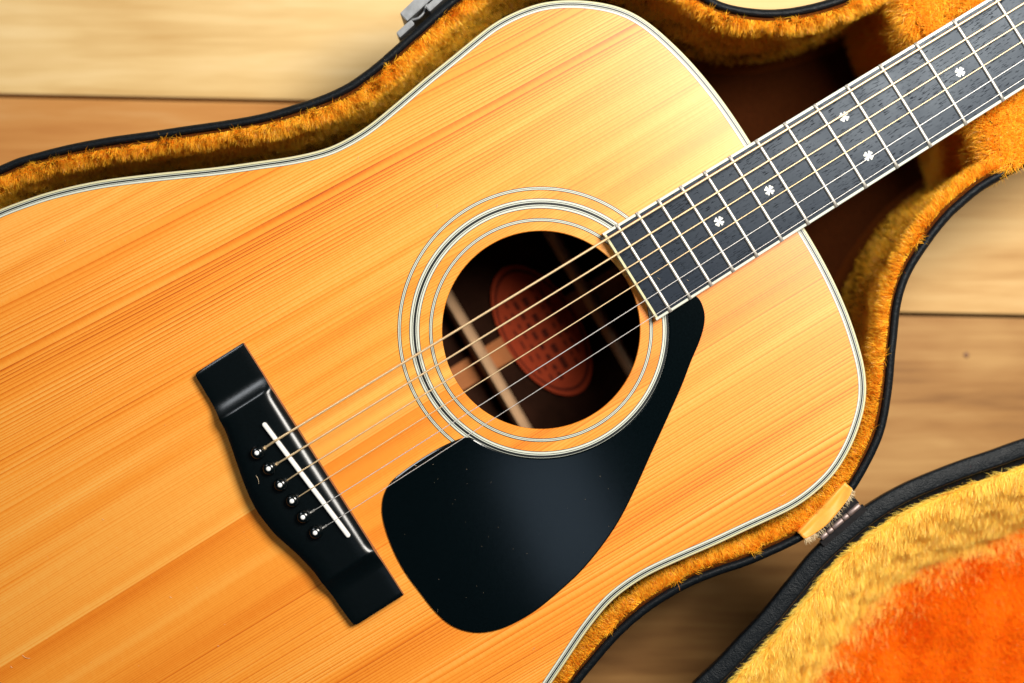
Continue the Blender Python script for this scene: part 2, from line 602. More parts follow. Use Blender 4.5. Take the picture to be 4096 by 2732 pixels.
# ------------------------------------------------------------------ guitar
guitar = empty("acoustic_guitar", (HOLE[0], HOLE[1], GZ), ANG)
guitar['label'] = "natural spruce top acoustic guitar with black pickguard lying in the plush lined case"
guitar['category'] = "guitar"

half = [(-2755, 0), (-2748, 300), (-2715, 620), (-2650, 920), (-2520, 1200), (-2320, 1415), (-2100, 1530), (-1880, 1572), (-1700, 1570),
        (-1578, 1557), (-1478, 1537), (-1380, 1513), (-1195, 1449), (-990, 1356), (-760, 1243), (-613, 1177), (-464, 1112), (-337, 1071),
        (-239, 1060), (-150, 1061), (-6, 1079), (135, 1100), (283, 1118), (407, 1134), (480, 1141), (560, 1138), (640, 1125), (700, 1108),
        (790, 1064), (870, 1008), (940, 943), (985, 882), (1020, 810), (1050, 715), (1075, 610), (1092, 505), (1103, 400), (1109, 280), (1110, 140)]
full = half + [(u, -v) for u, v in reversed(half[1:])]
BODY = smooth_closed(np.array(full) / PXM, 720)


def off(d):          # inset of the body outline by d photograph pixels
    return inset(BODY, d / PXM)


# layers of the edge, from the outside in (photograph pixels on the soundboard)
inner = off(33.5)
# soundboard: radial quads from the hole to the purfling
RH = 396.5 / PXM
thb = np.arctan2(inner[:, 1], inner[:, 0])
hole = np.column_stack([RH * np.cos(thb), RH * np.sin(thb)])
mid = hole * 0.5 + inner * 0.5
TK = 0.0032
hl = hole * (1 - 0.0004 / RH)
loft("soundboard", [lift(inner, TOP - TK), lift(inner, TOP), lift(mid, TOP), lift(hole * (1 + 0.0003 / RH), TOP), lift(hole, TOP - 0.0003),
                    lift(hole, TOP - TK)], M['top'], guitar, closed_profile=True)
layers = [("binding", 0, 9.0, 'ivory'), ("purfling", 9.0, 11.4, 'greenline'), ("purfling", 11.4, 13.8, 'white'), ("purfling", 13.8, 20.0, 'blackline'),
          ("purfling", 20.0, 22.2, 'white'), ("purfling", 22.2, 24.4, 'blackline'), ("purfling", 24.4, 31.6, 'white'), ("purfling", 31.6, 33.5, 'greenline')]
for nm, a, b, m in layers:
    if a == 0:
        loft(nm, [lift(BODY, TOP - 0.006), lift(BODY, TOP - 0.0007), lift(off(2), TOP - 0.0002), lift(off(5), TOP), lift(off(b), TOP), lift(off(b), TOP - 0.006)],
             M[m], guitar, closed_profile=True)
    else:
        ring(nm, off(a), off(b), TOP, TOP - 0.002, M[m], guitar)
loft("side", [lift(off(1), TOP - 0.0062), lift(off(1), 0.004), lift(off(20), 0.004), lift(off(20), TOP - 0.0062)], M['mahog'], guitar, closed_profile=True)
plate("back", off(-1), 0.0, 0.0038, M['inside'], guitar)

# inside: centre strip, two ladder braces and the paper label on the back
ZB = 0.0039


def inner_bar(name, pxs, w, h, z, mat, rnd=False):
    a, b = gp(*pxs[0], GZ + z + h), gp(*pxs[1], GZ + z + h)
    d = (b - a)[:2]
    L = np.linalg.norm(d)
    d /= L
    n = np.array([-d[1], d[0]])
    prof = [(-w / 2, 0), (-w / 2, h * 0.35), (-w * 0.32, h * 0.8), (-w * 0.12, h), (w * 0.12, h), (w * 0.32, h * 0.8), (w / 2, h * 0.35), (w / 2, 0)] if rnd else [(-w / 2, 0), (-w / 2, h), (w / 2, h), (w / 2, 0)]
    l0 = np.array([[*(a[:2] + n * q[0]), z + q[1]] for q in prof])
    l1 = np.array([[*(b[:2] + n * q[0]), z + q[1]] for q in prof])
    return loft(name, [l0, l1], mat, guitar, smooth=False, cap=True)


inner_bar("centre_strip", [(1500, 1722), (2850, 878)], 0.0150, 0.0022, ZB, M['strip'])
inner_bar("brace", [(1690, 1030), (2190, 1880)], 0.0088, 0.0150, ZB, M['brace'], True)
inner_bar("brace", [(2180, 880), (2680, 1730)], 0.0080, 0.0130, ZB, M['brace'], True)
lc = gp(2167, 1321, GZ + ZB + 0.003)
kL = (SB + D - GZ - ZB) / D / PXM
la, lb = 292 * kL, 154 * kL
th = np.linspace(0, 2 * math.pi, 96, endpoint=False)
ell = lambda s: np.column_stack([lc[0] + lb * s * np.cos(th), lc[1] + la * s * np.sin(th)])
lab = plate("label", ell(1.0), ZB + 0.0023, ZB + 0.0026, M['label'], guitar)
lab['label'] = "red oval paper label glued to the back, seen through the soundhole"
ring("label_border", ell(0.93), ell(0.885), ZB + 0.00268, ZB + 0.0026, M['labelink'], lab)
# lines of print on the label, too blurred to read in the photograph
ink_rows = [(-0.62, 0.5, 0.05, 5), (-0.44, 0.66, 0.05, 8), (-0.22, 0.72, 0.10, 9), (0.04, 0.62, 0.14, 5), (0.34, 0.66, 0.06, 9), (0.52, 0.52, 0.06, 7)]
V, F = [], []
for xo, hw, hh, k in ink_rows:
    for i in range(k):
        y0 = -hw + 2 * hw * i / k
        y1 = y0 + 2 * hw / k * random.uniform(0.45, 0.8)
        b0 = len(V)
        for (dx, dy) in ((xo - hh / 2, y0), (xo + hh / 2, y0), (xo + hh / 2, y1), (xo - hh / 2, y1)):
            V.append((lc[0] + lb * dx, lc[1] + la * dy, ZB + 0.00268))
        F.append((b0, b0 + 1, b0 + 2, b0 + 3))
mesh("printed_lines", V, F, M['labelink'], lab)

# rosette: rings standing a hair proud of the top
cth = np.linspace(0, 2 * math.pi, 256, endpoint=False)
circ = lambda r: np.column_stack([r / PXM * np.cos(cth), r / PXM * np.sin(cth)])
ros = []
for r0, seq in ((433.5, ((3.0, 'greenline'), (3.4, 'white'), (2.0, 'blackline'), (3.4, 'white'), (3.0, 'greenline'))),
                (485.5, ((2.6, 'greenline'), (7.4, 'white'), (2.6, 'blackline'), (3.4, 'white'), (9.6, 'blackline'), (3.4, 'white'), (2.6, 'blackline'), (7.4, 'white'), (2.6, 'greenline'))),
                (559.0, ((3.0, 'greenline'), (3.6, 'white'), (2.0, 'blackline'), (3.6, 'white'), (3.0, 'greenline')))):
    for w_, m_ in seq:
        ros.append((r0, r0 + w_, m_))
        r0 += w_
for a, b, m in ros:
    ring("rosette_ring", circ(b), circ(a), TOP + 0.00012, TOP - 0.0005, M[m], guitar)

# pickguard
pg = [(2603, 1821), (2551, 1937), (2481, 2077), (2412, 2181), (2325, 2286), (2238, 2367), (2145, 2443), (2063, 2492), (1994, 2521), (1918, 2533),
      (1854, 2524), (1796, 2498), (1738, 2446), (1680, 2373), (1622, 2295), (1581, 2222), (1546, 2135), (1526, 2048), (1534, 1978), (1564, 1926),
      (1616, 1882), (1709, 1819), (1773, 1783), (1835, 1756), (1868, 1748)]
arc = []
a0, a1 = math.atan2(1748 - 1320, 1880 - 2164), math.atan2(1255 - 1320, 2672 - 2164)
for t in np.linspace(a0, a1, 28):
    arc.append((2164 + 513 * math.cos(t), 1320 + 513 * math.sin(t)))
pg += arc + [(2680, 1215), (2720, 1190), (2770, 1178), (2794, 1187), (2811, 1219), (2821, 1260), (2817, 1306), (2800, 1364), (2765, 1446), (2731, 1536), (2670, 1674)]
PG = np.array([gp(x, y, SB + 0.0012)[:2] for x, y in pg])
PGs = smooth_closed(PG, 360)
o = plate("pickguard", PGs, TOP + 0.0002, TOP + 0.0012, M['guard'], guitar, bevel=0.0008)
o.data.materials.append(M['guardedge'])

# bridge: rows along its length, height profile with scooped wings
BO = gp(970, 1371, SB + 0.005)
B1 = gp(1613, 2382, SB + 0.005)
ba = (B1 - BO)[:2]
BL = np.linalg.norm(ba)
ba /= BL
bb = np.array([ba[1], -ba[0]])
if np.dot(bb, (gp(777, 1496, SB + 0.005) - BO)[:2]) < 0:
    bb = -bb
ea = np.array([0, 3, 10, 169, 203, 255, 324, 393, 471, 551, 613, 717, 835, 920, 986, 1112, 1188, 1195, 1198]) / 1198
eb = np.array([216, 224, 229, 234, 237, 241, 256, 273, 291, 305, 308, 297, 263, 247, 241, 237, 231, 224, 216]) / PXM
aa = np.concatenate([[0, .003, .008], np.linspace(0.015, 0.985, 150), [.992, .997, 1.0]])
eb_s = np.interp(aa, ea, eb)
for _ in range(6):
    eb_s[3:-3] = (eb_s[2:-4] + eb_s[3:-3] * 2 + eb_s[4:-2]) / 4


def hgt(a):
    e = min(a, 1 - a) * 1198
    if e < 135:
        return 0.0046
    if e < 215:
        q = (e - 135) / 80
        return 0.0046 + 0.0041 * q ** 1.9
    return 0.0088


cs = np.array([0, 0.004, 0.02, 0.055, 0.10, 0.16, 0.3, 0.5, 0.7, 0.85, 0.93, 0.97, 0.99, 1.0])
loops = []
for a, wb in zip(aa, eb_s):
    h = hgt(a)
    e = min(a, 1 - a) * 1198
    plateau = min(1, max(0, (e - 190) / 60))
    zz = []
    for c in cs:
        z = h
        if c < 0.16:                       # rounded front edge, deeper on the raised middle
            q = 1 - c / 0.16
            z -= (0.0032 * plateau + 0.0003) * q ** 2.2
        if c > 0.85:                       # back edge chamfer
            q = (c - 0.85) / 0.15
            z -= (0.0016 * plateau + 0.0004) * q ** 2.0
        endq = max(0, 1 - e / 10)
        z -= 0.0006 * endq
        zz.append(z)
    row = [[*(BO[:2] + ba * BL * a + bb * wb * 0.0), TOP]] + [[*(BO[:2] + ba * BL * a + bb * wb * c), TOP + z] for c, z in zip(cs, zz)] + [[*(BO[:2] + ba * BL * a + bb * wb), TOP]]
    loops.append(np.array(row))
bridge = loft("bridge", loops, M['bridge'], guitar, smooth=True, ring_closed=True, cap=True)
bridge.data.materials.append(M['bridgeside'])
nr = len(cs) + 2
fm = [0] * len(bridge.data.polygons)
for i, p in enumerate(bridge.data.polygons):
    cz = np.mean([bridge.data.vertices[v].co.z for v in p.vertices]) - TOP
    if abs(p.normal.z) < 0.25 and cz < 0.0045 and -(p.normal.x * bb[0] + p.normal.y * bb[1]) > 0.6:
        fm[i] = 1
        p.use_smooth = False
bridge.data.polygons.foreach_set('material_index', np.array(fm, np.int32))
try:
    bridge.data.set_sharp_from_angle(angle=math.radians(35))
except Exception:
    pass

# saddle
s0, s1 = gp(1056, 1699, SB + 0.0115), gp(1391, 2143, SB + 0.0115)
dv = (s1 - s0)[:2]
SL = np.linalg.norm(dv)
dv /= SL
dn = np.array([-dv[1], dv[0]])
cap_pts = []
rw = 8.6 / PXM
for t in np.linspace(-math.pi / 2, math.pi / 2, 9):
    cap_pts.append(s1[:2] + dv * rw * math.cos(t) + dn * rw * math.sin(t))
for t in np.linspace(math.pi / 2, 3 * math.pi / 2, 9):
    cap_pts.append(s0[:2] + dv * rw * math.cos(t) + dn * rw * math.sin(t))
sp = np.array(cap_pts)
plate("saddle", sp, TOP + 0.006, TOP + 0.0112, M['bone'], bridge, bevel=0.0006)
# narrow slot round the saddle
so = np.array([p + (p - (s0[:2] + dv * np.clip(np.dot(p - s0[:2], dv), 0, SL))) * 0.28 for p in sp])
plate("saddle_slot", so, TOP + 0.006, TOP + 0.00885, M['blackline'], bridge)

# pins
pins = [(1026, 1813.5), (1072.6, 1876.7), (1118.5, 1942), (1166, 2006), (1210, 2070.7), (1259, 2133)]
pin_pos = []
for x, y in pins:
    c = gp(x + 2, y - 2, SB + 0.0125)
    pin_pos.append(c)
    pn = lathe("bridge_pin", [(0.0030, 0.0078), (0.0030, 0.0090), (0.0036, 0.0092), (0.0037, 0.0103), (0.0034, 0.0116), (0.0026, 0.0126), (0.0014, 0.01305), (0.0, 0.0131)],
               (c[0], c[1], TOP), M['pin'], guitar, 28)
    lathe("pin_dot", [(0.00118, 0.0126), (0.00118, 0.0133), (0.0009, 0.01345), (0.0, 0.0135)], (c[0], c[1], TOP), M['pearl'], pn, 18)

# fretboard
FH = 0.0062
A = gp(2409, 933, SB + FH)
Bq = gp(2629, 1282, SB + FH)
A2 = gp(3944, 0, SB + FH)
B2 = gp(4020, 401, SB + FH)
vu = lambda u: A[1] + (A2[1] - A[1]) * (u - A[0]) / (A2[0] - A[0])
vl = lambda u: Bq[1] + (B2[1] - Bq[1]) * (u - Bq[0]) / (B2[0] - Bq[0])
f20, f8 = gp(2468, 899, SB + FH + 0.001)[0], gp(3815, 75.5, SB + FH + 0.001)[0]
k20, k8 = 2 ** (-20 / 12), 2 ** (-8 / 12)
SCALE = (f8 - f20) / (k8 - k20)
USAD = f20 - SCALE * k20
fret_u = lambda n: USAD + SCALE * 2 ** (-n / 12)
UNUT = fret_u(0)
UEND = (A[0] + Bq[0]) / 2
BW = 11.0 / PXM
RAD = 0.42


def crown(u, f):
    """height of the arched board at fraction f across"""
    w = vu(u) - vl(u)
    y = (f - 0.5) * w
    return TOP + FH - y * y / (2 * RAD)


uu = np.linspace(UEND + BW, UNUT, 40)
fr_ = np.linspace(0, 1, 15)
loops = []
for u in uu:
    a, b = vl(u) + BW, vu(u) - BW
    row = [[u, a, TOP + 0.0002]] + [[u, a + (b - a) * f, crown(u, BW / (vu(u) - vl(u)) + f * (1 - 2 * BW / (vu(u) - vl(u))))] for f in fr_] + [[u, b, TOP + 0.0002]]
    loops.append(np.array(row))
fb = loft("fretboard", loops, M['board'], guitar, smooth=False, cap=True)
for s_, nm in ((0, 'lo'), (1, 'hi')):
    loops = []
    for u in np.linspace(UEND, UNUT, 30):
        e = vl(u) if s_ == 0 else vu(u)
        q = BW if s_ == 0 else -BW
        zt = crown(u, 0.0)
        zi = crown(u, BW / (vu(u) - vl(u)))
        loops.append(np.array([[u, e, TOP + 0.0002], [u, e, zt - 0.0005], [u, e + q * 0.2, zt - 0.0001], [u, e + q * 0.995, zi], [u, e + q * 0.995, TOP + 0.0002]]))
    loft("fretboard_binding", loops, M['white'], fb, cap=True)
loops = []
for f in np.linspace(0, 1, 12):
    a, b = vl(UEND) + BW, vu(UEND) - BW
    y = a + (b - a) * f
    z = crown(UEND, 0.03 + 0.94 * f)
    loops.append(np.array([[UEND, y, TOP + 0.0002], [UEND, y, z - 0.0004], [UEND + 0.0003, y, z], [UEND + BW * 0.99, y, z + 0.00003], [UEND + BW * 0.99, y, TOP + 0.0002]]))
loft("fretboard_binding", loops, M['ivory'], fb, cap=True)
# frets
prof = [(-0.00095, -0.0003), (-0.00095, 0.0002), (-0.00085, 0.00065), (-0.0006, 0.00098), (0.0, 0.00108), (0.0006, 0.00098), (0.00085, 0.00065), (0.00095, 0.0002), (0.00095, -0.0003)]
for n in range(20, 0, -1):
    u = fret_u(n)
    loops = []
    for f in np.linspace(0, 1, 13):
        a, b = vl(u) - 0.0001, vu(u) + 0.0001
        y = a + (b - a) * f
        edge = min(f, 1 - f) * (b - a)
        k = min(1.0, edge / 0.0012 + 0.25)
        z = crown(u, f)
        loops.append(np.array([[u + p, y, z + (q * k if q > 0 else q)] for p, q in prof]))
    e0 = loops[0].copy(); e1 = loops[-1].copy()
    e0[:, 1] += 0.0014; e1[:, 1] -= 0.0014
    for e in (e0, e1):
        for i, (p, q) in enumerate(prof):
            e[i, 2] = crown(u, 0.02) + q
    loops = [loops[0], e0] + loops[1:-1] + [e1, loops[-1]]
    loft("fret", loops, M['fret'], fb, smooth=True, cap=True).data.set_sharp_from_angle(angle=math.radians(50))
# clover inlays
def inlay(u, f):
    y = vl(u) + (vu(u) - vl(u)) * f
    z = crown(u, f)
    ts = np.linspace(0, 2 * math.pi, 128, endpoint=False)
    ph0 = math.radians(-ANG * 0 + 12)
    rr = []
    for t in ts:
        q = ((t + ph0) % (math.pi / 2)) / (math.pi / 2)      # 0..1 inside a petal
        dd = min(q, 1 - q)
        r = 0.0026
        if dd < 0.09:
            r *= 0.30
        elif dd < 0.15:
            r *= 0.30 + 0.62 * (dd - 0.09) / 0.06
        if abs(q - 0.5) < 0.06:
            r *= 0.84
        rr.append(r)
    P = np.column_stack([u + np.array(rr) * np.cos(ts), y + np.array(rr) * np.sin(ts)])
    n = len(P)
    V = [(u, y, z + 0.00012)] + [(p[0], p[1], z + 0.00012) for p in P] + [(p[0], p[1], z - 0.0004) for p in P]
    F = [(0, 1 + i, 1 + (i + 1) % n) for i in range(n)] + [(1 + i, 1 + n + i, 1 + n + (i + 1) % n, 1 + (i + 1) % n) for i in range(n)]
    mesh("inlay", V, F, M['inlay'], fb)


for n, f in ((17, 0.5), (15, 0.5), (12, 0.735), (12, 0.265), (9, 0.5), (7, 0.5), (5, 0.5), (3, 0.5)):
    inlay((fret_u(n) + fret_u(n - 1)) / 2, f)
# neck, nut and headstock (mostly out of the frame)
loops = []
for u in np.linspace(1109 / PXM, UNUT + 0.003, 24):
    a, b = vl(u) + 0.0004, vu(u) - 0.0004
    dpt = 0.022 + 0.03 * max(0, 1 - (u - 1109 / PXM) / 0.03) ** 2
    loops.append(np.array([[u, a + (b - a) * (0.5 - 0.5 * math.cos(t)), TOP + 0.0001 - dpt * math.sin(t) ** 0.8] for t in np.linspace(0, math.pi, 14)]))
loft("neck", loops, M['mahog'], guitar, smooth=True, cap=True)
box("nut", (UNUT + 0.0030, 0, TOP + 0.004), (0.005, 0.043, 0.0085), M['bone'], guitar, bevel=0.0004)
hs = np.array([(UNUT + 0.004, -0.0215), (UNUT + 0.03, -0.030), (UNUT + 0.12, -0.036), (UNUT + 0.175, -0.034), (UNUT + 0.185, 0), (UNUT + 0.175, 0.034),
               (UNUT + 0.12, 0.036), (UNUT + 0.03, 0.030), (UNUT + 0.004, 0.0215)])
plate("headstock", hs, TOP - 0.018, TOP - 0.003, M['bridge'], guitar)

# strings
spx = [((1101, 1763), (3999, 0)), ((1147, 1831.5), (4096, 13)), ((1196.6, 1889), (4096, 86)), ((1246, 1954), (4096, 161)), ((1298, 2017), (4096, 238)), ((1346, 2078), (4096, 314))]
dia = [1.30, 1.05, 0.80, 0.62, 0.44, 0.36]
pitch = [0.52, 0.46, 0.40, 0.36, 0, 0]
for i, ((p, q), dd) in enumerate(zip(spx, dia)):
    r = dd * 0.0005
    a = gp(*p, SB + 0.0118)
    b = gp(*q, SB + 0.0092)
    a[2] = TOP + 0.0112 + r
    dr = (b - a)
    e = a + dr * ((UNUT - a[0]) / dr[0])
    e[2] = TOP + FH + 0.0014 + r
    c = pin_pos[i]
    # from the pin's foot up over the saddle
    d2 = (a - c)[:2]
    d2 /= np.linalg.norm(d2)
    st = np.array([c[0] + d2[0] * 0.0032, c[1] + d2[1] * 0.0032, TOP + 0.0089 + r])
    seg1 = [st + (a - st) * t for t in np.linspace(0, 1, 4)[:-1]]
    if pitch[i]:
        L = np.linalg.norm(e - a)
        n = int(min(L, 0.50) / (pitch[i] * 0.001)) * 2
        tt = np.linspace(0, min(L, 0.50) / L, n)
        P = [a + (e - a) * t for t in tt] + [e]
        L1 = np.linalg.norm(a - st)
        n1 = max(4, int(L1 / (pitch[i] * 0.001)) * 2)
        seg1 = [st + (a - st) * t for t in np.linspace(0, 1, n1)[:-1]]
        P = seg1 + P
        R = np.where(np.arange(len(P)) % 2 == 0, r * 1.06, r * 0.86)
        tube("string", P, R, M['bronze'], guitar, 8)
    else:
        P = seg1 + [a + (e - a) * t for t in np.linspace(0, 1, 30)]
        tube("string", P, r, M['steel'], guitar, 8)
    so_ = bpy.data.objects[[k.name for k in COL.objects if k.name.startswith('string')][-1]] if False else COL.objects[-1]
    # knot of winding at the ball end
    if i in (0, 1, 4, 5):
        tt = np.linspace(0, 1, 60)
        ax = d2
        nn = np.array([-ax[1], ax[0]])
        Lw = 0.0030 if i > 3 else 0.0016
        cyc = 5 if i > 3 else 3
        Rw = r + 0.00020
        P = [np.array([*(st[:2] + ax * Lw * t + nn * Rw * math.cos(t * cyc * 2 * math.pi)), st[2] + Rw * math.sin(t * cyc * 2 * math.pi)]) for t in tt]
        w = tube("ball_end_winding", P, 0.00018, M['steel'] if i > 3 else M['bronze'], guitar, 5)
        w.parent = so_

# ------------------------------------------------------------------ guitar case
RIMZ = 0.1135
case = empty("guitar_case", (0, 0, 0))
case['label'] = "open black vinyl guitar case with golden plush lining, lid folded open on its hinge"
case['category'] = "guitar case"


def uvp(u, v):       # guitar coordinates in photograph pixels -> pixel
    return (2164 + u * CA - v * SA, 1320 - (u * SA + v * CA))


co = [(0, 653), (64, 626), (128, 609), (191, 591), (255, 575), (319, 561), (383, 550), (478, 535), (574, 522), (700, 503), (828, 485), (955, 465), (1051, 446),
      (1146, 420), (1242, 390), (1338, 351), (1400, 318), (1428, 298), (1491, 252), (1555, 196), (1603, 153), (1690, 76), (1778, 0), (1900, -95),
      (2080, -180), (2280, -225), (2480, -205), (2660, -130), (2790, -55), (2889, 0), (2978, 21), (3074, 30), (3138, 27), (3200, 18), (3300, -6)]
co += [uvp(*q) for q in [(1769, 500), (1900, 484), (2200, 472), (2700, 470), (3300, 480), (3700, 520), (4000, 610), (4600, 650), (5250, 630), (5500, 500), (5590, 250), (5600, 0),
                         (5590, -250), (5500, -500), (5250, -630), (4600, -650), (4000, -610), (3700, -520), (3300, -480), (2700, -472), (2200, -476)]]
co += [(4096, 676), (4027, 712), (3954, 751), (3876, 813), (3820, 863), (3753, 943), (3731, 973), (3681, 1046), (3647, 1108), (3622, 1180), (3608, 1250), (3603, 1310), (3592, 1412), (3583, 1523),
       (3567, 1635), (3550, 1715), (3531, 1773), (3497, 1845), (3458, 1918), (3419, 1979), (3375, 2037), (3315, 2096), (3257, 2141), (3213, 2169), (3146, 2202), (3000, 2267), (2886, 2305), (2774, 2349),
       (2663, 2410), (2600, 2451), (2503, 2533), (2430, 2612), (2380, 2673), (2330, 2732)]
co += [uvp(*q) for q in [(-800, -1375), (-1000, -1465), (-1250, -1570), (-1500, -1650), (-1750, -1695), (-2000, -1690), (-2250, -1610), (-2500, -1450), (-2720, -1180), (-2880, -800), (-2940, -400), (-2950, 0),
                         (-2940, 400), (-2880, 800), (-2720, 1180), (-2500, 1460), (-2250, 1640), (-2000, 1735), (-1750, 1748), (-1600, 1732)]]
CO = smooth_closed(np.array([at(x, y, RIMZ)[:2] for x, y in co]), 1100)
RW = 38 / PXM
c_in = inset(CO, RW)
WALL = 0.0045
# rim: rounded vinyl bead, wobbling slightly
wob = (np.convolve(rng.normal(0, 1, len(CO) + 40), np.ones(12) / 12, 'same')[20:-20] * 0.0006)
rimloops = []
for d, z in ((0.0, -0.010), (0.0002, -0.004), (0.0008, -0.0018), (0.0019, -0.0006), (0.0033, 0.0), (0.0043, -0.0005), (0.0049, -0.0022), (0.0050, -0.010)):
    L = lift(inset(CO, d) - normals2(CO) * (wob[:, None] * (0.4 if d < 0.001 else 0.7)), RIMZ + z)
    rimloops.append(L)
loft("rim", rimloops, M['vinyl'], case, smooth=True, closed_profile=True)
loft("shell", [lift(inset(CO, 0.0006), RIMZ - 0.0095), lift(inset(CO, 0.0012), 0.012), lift(inset(CO, 0.006), 0.003), lift(inset(CO, 0.012), 0.002),
               lift(inset(CO, 0.012), 0.006), lift(inset(CO, 0.0048), 0.014), lift(inset(CO, 0.0046), RIMZ - 0.0095)], M['vinyl'], case, closed_profile=True)
fl = inset(CO, 0.0125)
mesh("base_panel", np.vstack([lift(fl, 0.0022), lift(fl, 0.0055)]), [tuple(range(len(fl))), tuple(range(len(fl), 2 * len(fl)))], M['vinyl'], case)

# plush lining: wall profile below the rim (inset from the inner rim edge, height)
wp = [(-0.0004, -0.0035), (0.0015, -0.0012), (0.0034, -0.0030), (0.0045, -0.0080), (0.0045, -0.018), (0.0042, -0.040), (0.0042, -0.070), (0.0052, -0.098), (0.0120, -0.104)]
lump = np.convolve(rng.normal(0, 1, len(CO) + 80), np.hanning(31) / 15, 'same')[40:-40] * 0.0011
_r3 = np.random.default_rng(21)
_wv = [(_r3.uniform(0.02, 0.16), _r3.uniform(-260, 260), _r3.uniform(0, 6.28)) for _ in range(10)]
bumps2 = lambda i, z: sum(np.sin(i * a + z * b + c) for a, b, c in _wv) / 10 ** 0.5 * 0.0012
lin = []
for d, z in wp:
    k = min(1, max(0, d / 0.006))
    lin.append(np.column_stack([inset(CO, RW + d) - normals2(CO) * ((lump + bumps2(np.arange(len(CO)), z)) * k)[:, None], np.full(len(CO), RIMZ + z)]))
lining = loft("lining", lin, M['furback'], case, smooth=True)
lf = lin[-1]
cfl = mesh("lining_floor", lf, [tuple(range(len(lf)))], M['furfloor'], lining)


def strands(name, P, N, length, width, mat, parent, brush=(0, 0, 0), spread=0.35, lean=0.0, droop=0.3, clump=0.5, clump_scale=140.0):
    """pile: one tapered two-piece ribbon per root point"""
    n = len(P)
    # clumped direction field from a few random sine waves
    F = np.zeros((n, 3))
    r2 = np.random.default_rng(5)
    for _ in range(7):
        k = r2.normal(0, clump_scale, 3)
        F += np.sin(P @ k + r2.uniform(0, 6.28))[:, None] * r2.normal(0, 1, 3)
    for _ in range(7):
        k = r2.normal(0, clump_scale * 3.2, 3)
        F += 0.8 * np.sin(P @ k + r2.uniform(0, 6.28))[:, None] * r2.normal(0, 1, 3)
    F /= 3.6
    d = N + np.array(brush) + clump * F + rng.normal(0, spread, (n, 3))
    d /= np.linalg.norm(d, axis=1)[:, None] + 1e-9
    L = length * rng.uniform(0.65, 1.25, n)
    L *= 1 + 0.25 * F[:, 0]
    side = np.cross(d, N / (np.linalg.norm(N, axis=1)[:, None] + 1e-9) + np.array([0, 0, 0.35]) + rng.normal(0, 0.22, (n, 3)))
    side /= np.linalg.norm(side, axis=1)[:, None] + 1e-9
    w = width * rng.uniform(0.7, 1.3, n)
    d2 = d + np.array(brush) * 0.6 + rng.normal(0, 0.35, (n, 3)) + np.array([0, 0, -droop])
    d2 /= np.linalg.norm(d2, axis=1)[:, None] + 1e-9
    midp = P + d * (L * 0.55)[:, None]
    tip = midp + d2 * (L * 0.45)[:, None]
    V = np.empty((n, 5, 3))
    V[:, 0] = P - side * (w / 2)[:, None]
    V[:, 1] = P + side * (w / 2)[:, None]
    V[:, 2] = midp + side * (w * 0.45)[:, None]
    V[:, 3] = midp - side * (w * 0.45)[:, None]
    V[:, 4] = tip
    base = np.arange(n) * 5
    loopv = np.column_stack([base, base + 1, base + 2, base + 3, base + 3, base + 2, base + 4]).ravel()
    me = bpy.data.meshes.new(name)
    me.vertices.add(n * 5)
    me.vertices.foreach_set('co', V.ravel().astype(np.float32))
    me.loops.add(n * 7)
    me.loops.foreach_set('vertex_index', loopv.astype(np.int32))
    me.polygons.add(n * 2)
    ls = np.column_stack([np.arange(n) * 7, np.arange(n) * 7 + 4]).ravel()
    me.polygons.foreach_set('loop_start', ls.astype(np.int32))
    me.update(calc_edges=True)
    me.materials.append(mat)
    o = bpy.data.objects.new(name, me)
    COL.objects.link(o)
    o.parent = parent
    o['kind'] = 'stuff'
    return o


def sample_grid(loops, dens, lo=0, hi=None, keep=None):
    """random points and outward normals on a lofted grid (closed rings); dens per m2, may be a list per band"""
    hi = len(loops) - 1 if hi is None else hi
    Ps, Ns = [], []
    for k in range(lo, hi):
        a, b = loops[k], loops[k + 1]
        a2, b2 = np.roll(a, -1, 0), np.roll(b, -1, 0)
        cr = np.cross(a2 - a, b - a)
        ar = np.linalg.norm(cr, axis=1)
        nrm = cr / (ar[:, None] + 1e-12)
        ctr = (a + b2) / 2
        ok = np.ones(len(a), bool) if keep is None else keep(ctr)
        dk = dens[k - lo] if isinstance(dens, (list, tuple)) else dens
        cnt = rng.poisson(ar * dk * ok)
        idx = np.repeat(np.arange(len(a)), cnt)
        s, t = rng.uniform(0, 1, len(idx))[:, None], rng.uniform(0, 1, len(idx))[:, None]
        Ps.append(a[idx] * (1 - s) * (1 - t) + a2[idx] * s * (1 - t) + b[idx] * (1 - s) * t + b2[idx] * s * t)
        Ns.append(nrm[idx])
    return np.vstack(Ps), np.vstack(Ns)


def in_view(c):
    return (np.abs(c[:, 0]) < 0.31) & (np.abs(c[:, 1]) < 0.225)


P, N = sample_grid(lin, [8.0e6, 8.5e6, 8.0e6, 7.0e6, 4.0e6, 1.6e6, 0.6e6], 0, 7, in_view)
ctr = np.array([0.02, 0.0])
inw = -normals2(CO)
flip = np.sign(np.sum(N[:, :2] * (ctr - P[:, :2]), axis=1))
